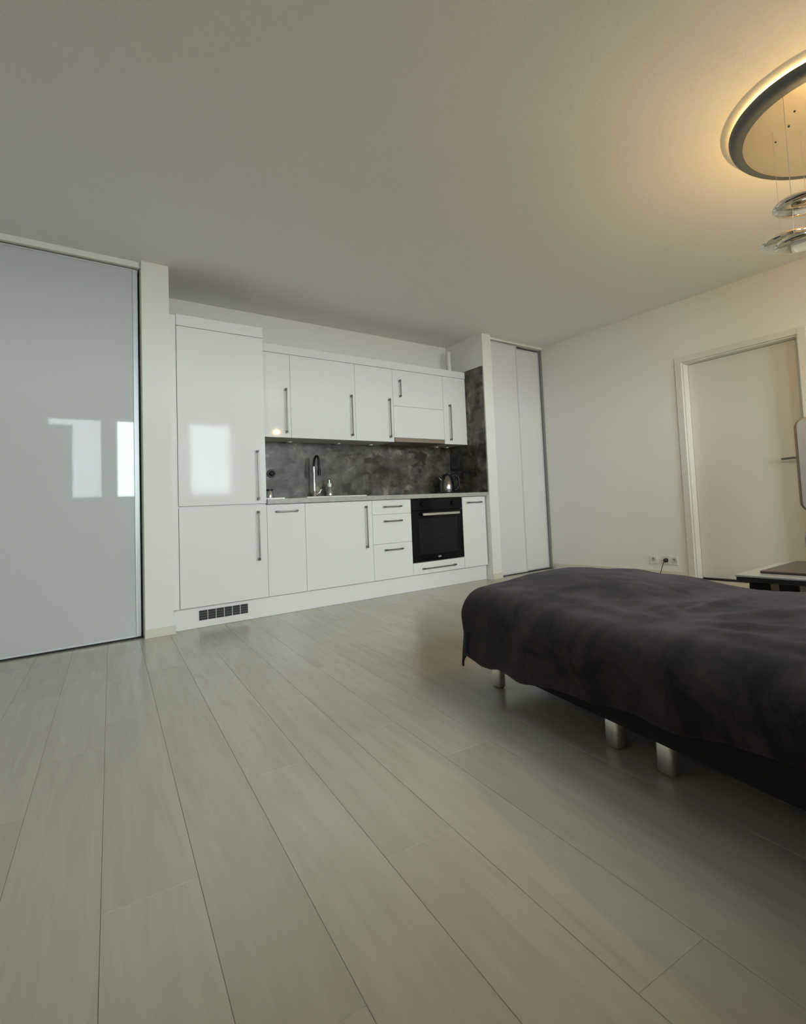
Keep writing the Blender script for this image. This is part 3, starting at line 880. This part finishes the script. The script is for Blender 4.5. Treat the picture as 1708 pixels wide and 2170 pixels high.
# ------------------------------------------------------------------ white high-backed chair, cut by the right frame edge
def ray_dir(px, py):
    return fwd + rgt*((px-854-209.08)/1155.52) - up*((py-1085+87.5)/1155.52)
def on_x(px, py, X):
    dd = ray_dir(px, py); return CAM + dd*((X-CAM.x)/dd.x)
edge = on_x(1691, 985, 2.64)
hr = Vector((rgt.x, rgt.y, 0)).normalized()
view = Vector((edge.x-CAM.x, edge.y-CAM.y, 0)).normalized()
side = Vector((view.y, -view.x, 0))
cc = Vector((edge.x, edge.y, 0)) + side*0.235
crot = math.atan2(side.y, side.x)
t = thing('desk_chair', 'pale grey high-backed chair with rounded corners, cut off at the right edge', 'chair', cc, crot)
# local: x to the right as seen, y away from the camera
def rrect(w, h, r, zc, y0, y1, n=6):
    bm = bmesh.new()
    pts = []
    for cx_, cz_, a0 in ((w/2-r, h/2-r, 0), (-w/2+r, h/2-r, 90), (-w/2+r, -h/2+r, 180), (w/2-r, -h/2+r, 270)):
        for k in range(n+1):
            a = math.radians(a0+90*k/n)
            pts.append((cx_+r*math.cos(a), cz_+r*math.sin(a)))
    f = [bm.verts.new((x, y0, zc+z)) for x, z in pts]
    b = [bm.verts.new((x, y1, zc+z)) for x, z in pts]
    bm.faces.new(f); bm.faces.new(b[::-1])
    for k in range(len(pts)):
        q = (k+1) % len(pts)
        bm.faces.new((f[k], f[q], b[q], b[k]))
    return bm, pts
zb0, zb1 = 0.645, 1.195
bm, _ = rrect(0.47-0.016, zb1-zb0-0.016, 0.042, (zb0+zb1)/2, -0.016, 0.016)
obj('backrest', bm, M_chair, t, local=True)
bm, pts = rrect(0.47-0.012, zb1-zb0-0.012, 0.05, 0, 0, 0.01); bm.free()
loop = [(x, 0, (zb0+zb1)/2+z) for x, z in pts]
obj('back_frame', tube(loop+[loop[0]], 0.012, 8), M_chairframe, t, local=True, smooth=True)
bm, _ = rrect(0.46, 0.46, 0.06, 0, -0.03, 0.03)
bmesh.ops.rotate(bm, verts=bm.verts, cent=(0, 0, 0), matrix=Matrix.Rotation(math.radians(90), 3, 'X'))
bmesh.ops.translate(bm, verts=bm.verts, vec=(0, 0.25, 0.455))
obj('seat', bm, M_chair, t, local=True)
obj('back_bracket', tube([(0, 0.012, 0.75), (0, -0.005, 0.6), (0, 0.04, 0.44), (0, 0.2, 0.415)], 0.014, 10), M_alu, t, local=True, smooth=True)
obj('gas_column', tube([(0, 0.25, 0.42), (0, 0.25, 0.09)], 0.025, 14), M_alu, t, local=True, smooth=True)
for k in range(5):
    a = 2*math.pi*k/5+0.3
    ex, ey = 0.26*math.cos(a), 0.25+0.26*math.sin(a)
    lg = obj('leg', tube([(0, 0.25, 0.10), (ex, ey, 0.075)], [0.022, 0.014], 8), M_alu, t, local=True, smooth=True)
    bm = tube([(ex-0.012*math.sin(a), ey+0.012*math.cos(a), 0.03), (ex+0.012*math.sin(a), ey-0.012*math.cos(a), 0.03)], 0.0298, 16)
    tube([(ex, ey, 0.05), (ex, ey, 0.085)], 0.008, 8, bm=bm)
    obj('caster', bm, M_black, lg, local=True, smooth=True)

# ------------------------------------------------------------------ tall cabinet by the windows (only mirrored in the sliding door)
t = thing('tall_cabinet', 'tall pale cabinet in front of the window wall, seen mirrored in the sliding door', 'cabinet', (-0.75, -5.3, 0))
obj('body', box((-1.20, YB+0.11, 0.0), (-0.30, -5.12, 2.17)), M_carc, t)
for a, b in ((-1.20, -0.75), (-0.75, -0.30)):
    dd = obj('door', box((a+0.002, -5.118, 0.06), (b-0.002, -5.100, 2.16), 0.001), M_closet, t)
    hx_ = b-0.04 if a < -1 else a+0.04
    obj('handle', box((hx_-0.006, -5.10, 1.0), (hx_+0.006, -5.08, 1.16), 0.002), M_alu, dd)

# ------------------------------------------------------------------ ceiling lamp: broad dish with hanging chrome pebbles
LX, LY, LZ = 2.115, -3.632, 2.518
t = thing('ceiling_lamp', 'broad round ceiling lamp dish glowing warm, with hanging chrome pebbles', 'ceiling lamp', (LX, LY, H))
ri, R_ = 0.422, 0.486
prof = [(0, 0.018), (0.12, 0.016), (0.25, 0.009), (ri-0.015, 0.001), (ri, 0.0)]
dish = obj('dish', lathe(prof + [(ri, 0.004), (0.25, 0.014), (0.0, 0.024)], (LX, LY, LZ), 96), M_dish, t, smooth=True)
rim = [(ri+0.0005, -0.001)] + [(ri+0.02+(R_-ri-0.02)*math.sin(a), 0.040-0.040*math.cos(a)) for a in [k*math.pi/2/8 for k in range(1, 9)]]
rim += [(R_-0.006, 0.046), (R_-0.03, 0.050), (0.30, 0.050), (0.30, 0.046), (ri+0.0005, 0.044), (ri+0.0005, -0.001)]
obj('dish_rim', lathe(rim, (LX, LY, LZ), 96), M_dishrim, t, smooth=True, label='dark grey rounded rim of the dish')
obj('dish_cover', lathe([(0.0, 0.046), (0.299, 0.046), (0.299, 0.050), (0.0, 0.052)], (LX, LY, LZ), 64), M_whiteplastic, t, smooth=True)
obj('ceiling_mount', lathe([(0, 0), (0.12, 0), (0.12, -0.035), (0, -0.035)], (LX, LY, H), 32), M_chrome, t, smooth=True)
BZ = 2.07
bm = bmesh.new()
ring = [(LX+0.452*math.cos(2*math.pi*k/64), LY+0.452*math.sin(2*math.pi*k/64), LZ+0.0555) for k in range(65)]
obj('led_strip', tube(ring, 0.005, 6, bm=bm), M_rim_glow, t)  # added glow, fills the dish's shadow on the ceiling around the rim
bulb = obj('bulb', lathe([(0, -0.03), (0.014, -0.026), (0.02, -0.012), (0.02, 0.01), (0, 0.014)], (LX, LY, BZ), 20), M_bulb, t, smooth=True)
obj('bulb_holder', tube([(LX, LY, BZ+0.012), (LX, LY, LZ+0.02)], 0.006, 8), M_chrome, t)
# pebbles: flattened drops
def pebble(c, lx, ly, lz, rotz, tilt):
    bm = bmesh.new()
    bmesh.ops.create_uvsphere(bm, u_segments=40, v_segments=20, radius=1)
    for v in bm.verts:
        x, y, z = v.co
        k = 1-0.18*x
        v.co = (x*lx, y*ly*k, z*lz*(1-0.15*x)+0.12*lz*x*x)
    M3 = Matrix.Rotation(rotz, 3, 'Z') @ Matrix.Rotation(tilt, 3, 'Y')
    bmesh.ops.transform(bm, verts=bm.verts, matrix=M3.to_4x4())
    bmesh.ops.translate(bm, verts=bm.verts, vec=c)
    return obj('pebble', bm, M_pebble, t, smooth=True)
ra = math.atan2(hr.y, hr.x)
def wire(p0, p1):
    obj('wire', tube([p0, p1], 0.0009, 5), M_wire, t)
def hang(tipx, tipy, tipz, length, ly, lz, tilt, spots):
    tip = Vector((tipx, tipy, tipz))
    c = tip + hr*length*math.cos(tilt) + Vector((0, 0, length*math.sin(tilt)))
    pebble(c, length, ly, lz, ra, -tilt)
    for k in spots:
        p = c + hr*(k*length*0.6)
        wire((p.x, p.y, p.z+lz*0.8), (p.x, p.y, LZ+0.006))
hang(1.640, -3.492, 2.010, 0.145, 0.11, 0.030, 0.10, (-0.8, 0.5))
hang(1.854, -3.345, 1.960, 0.175, 0.12, 0.027, 0.12, (-0.8, 0.5))
hang(1.710, -3.457, 1.870, 0.150, 0.10, 0.028, 0.14, (-0.7, 0.5))
hang(2.16, -3.86, 1.93, 0.14, 0.12, 0.04, 0.0, (-0.6, 0.6))
for k, (qx, qy) in enumerate(((-0.26, 0.10), (-0.22, 0.05), (-0.17, 0.16), (-0.10, 0.25))):
    obj('wire_grommet', lathe([(0, -0.004), (0.004, -0.003), (0.005, 0.004), (0, 0.004)], (LX+qx, LY+qy, LZ+0.006), 10), M_black, t)
def lamp_light(name, loc, watt, rad):
    l = bpy.data.lights.new(name, 'POINT')
    l.energy = watt; l.color = (1.0, 0.62, 0.24); l.shadow_soft_size = rad
    o = bpy.data.objects.new(name, l); COL.objects.link(o)
    o.parent = t; o.location = Vector(loc)-Vector(t.location)
lamp_light('lamp_light', (LX, LY, BZ-0.04), 30.0, 0.03)
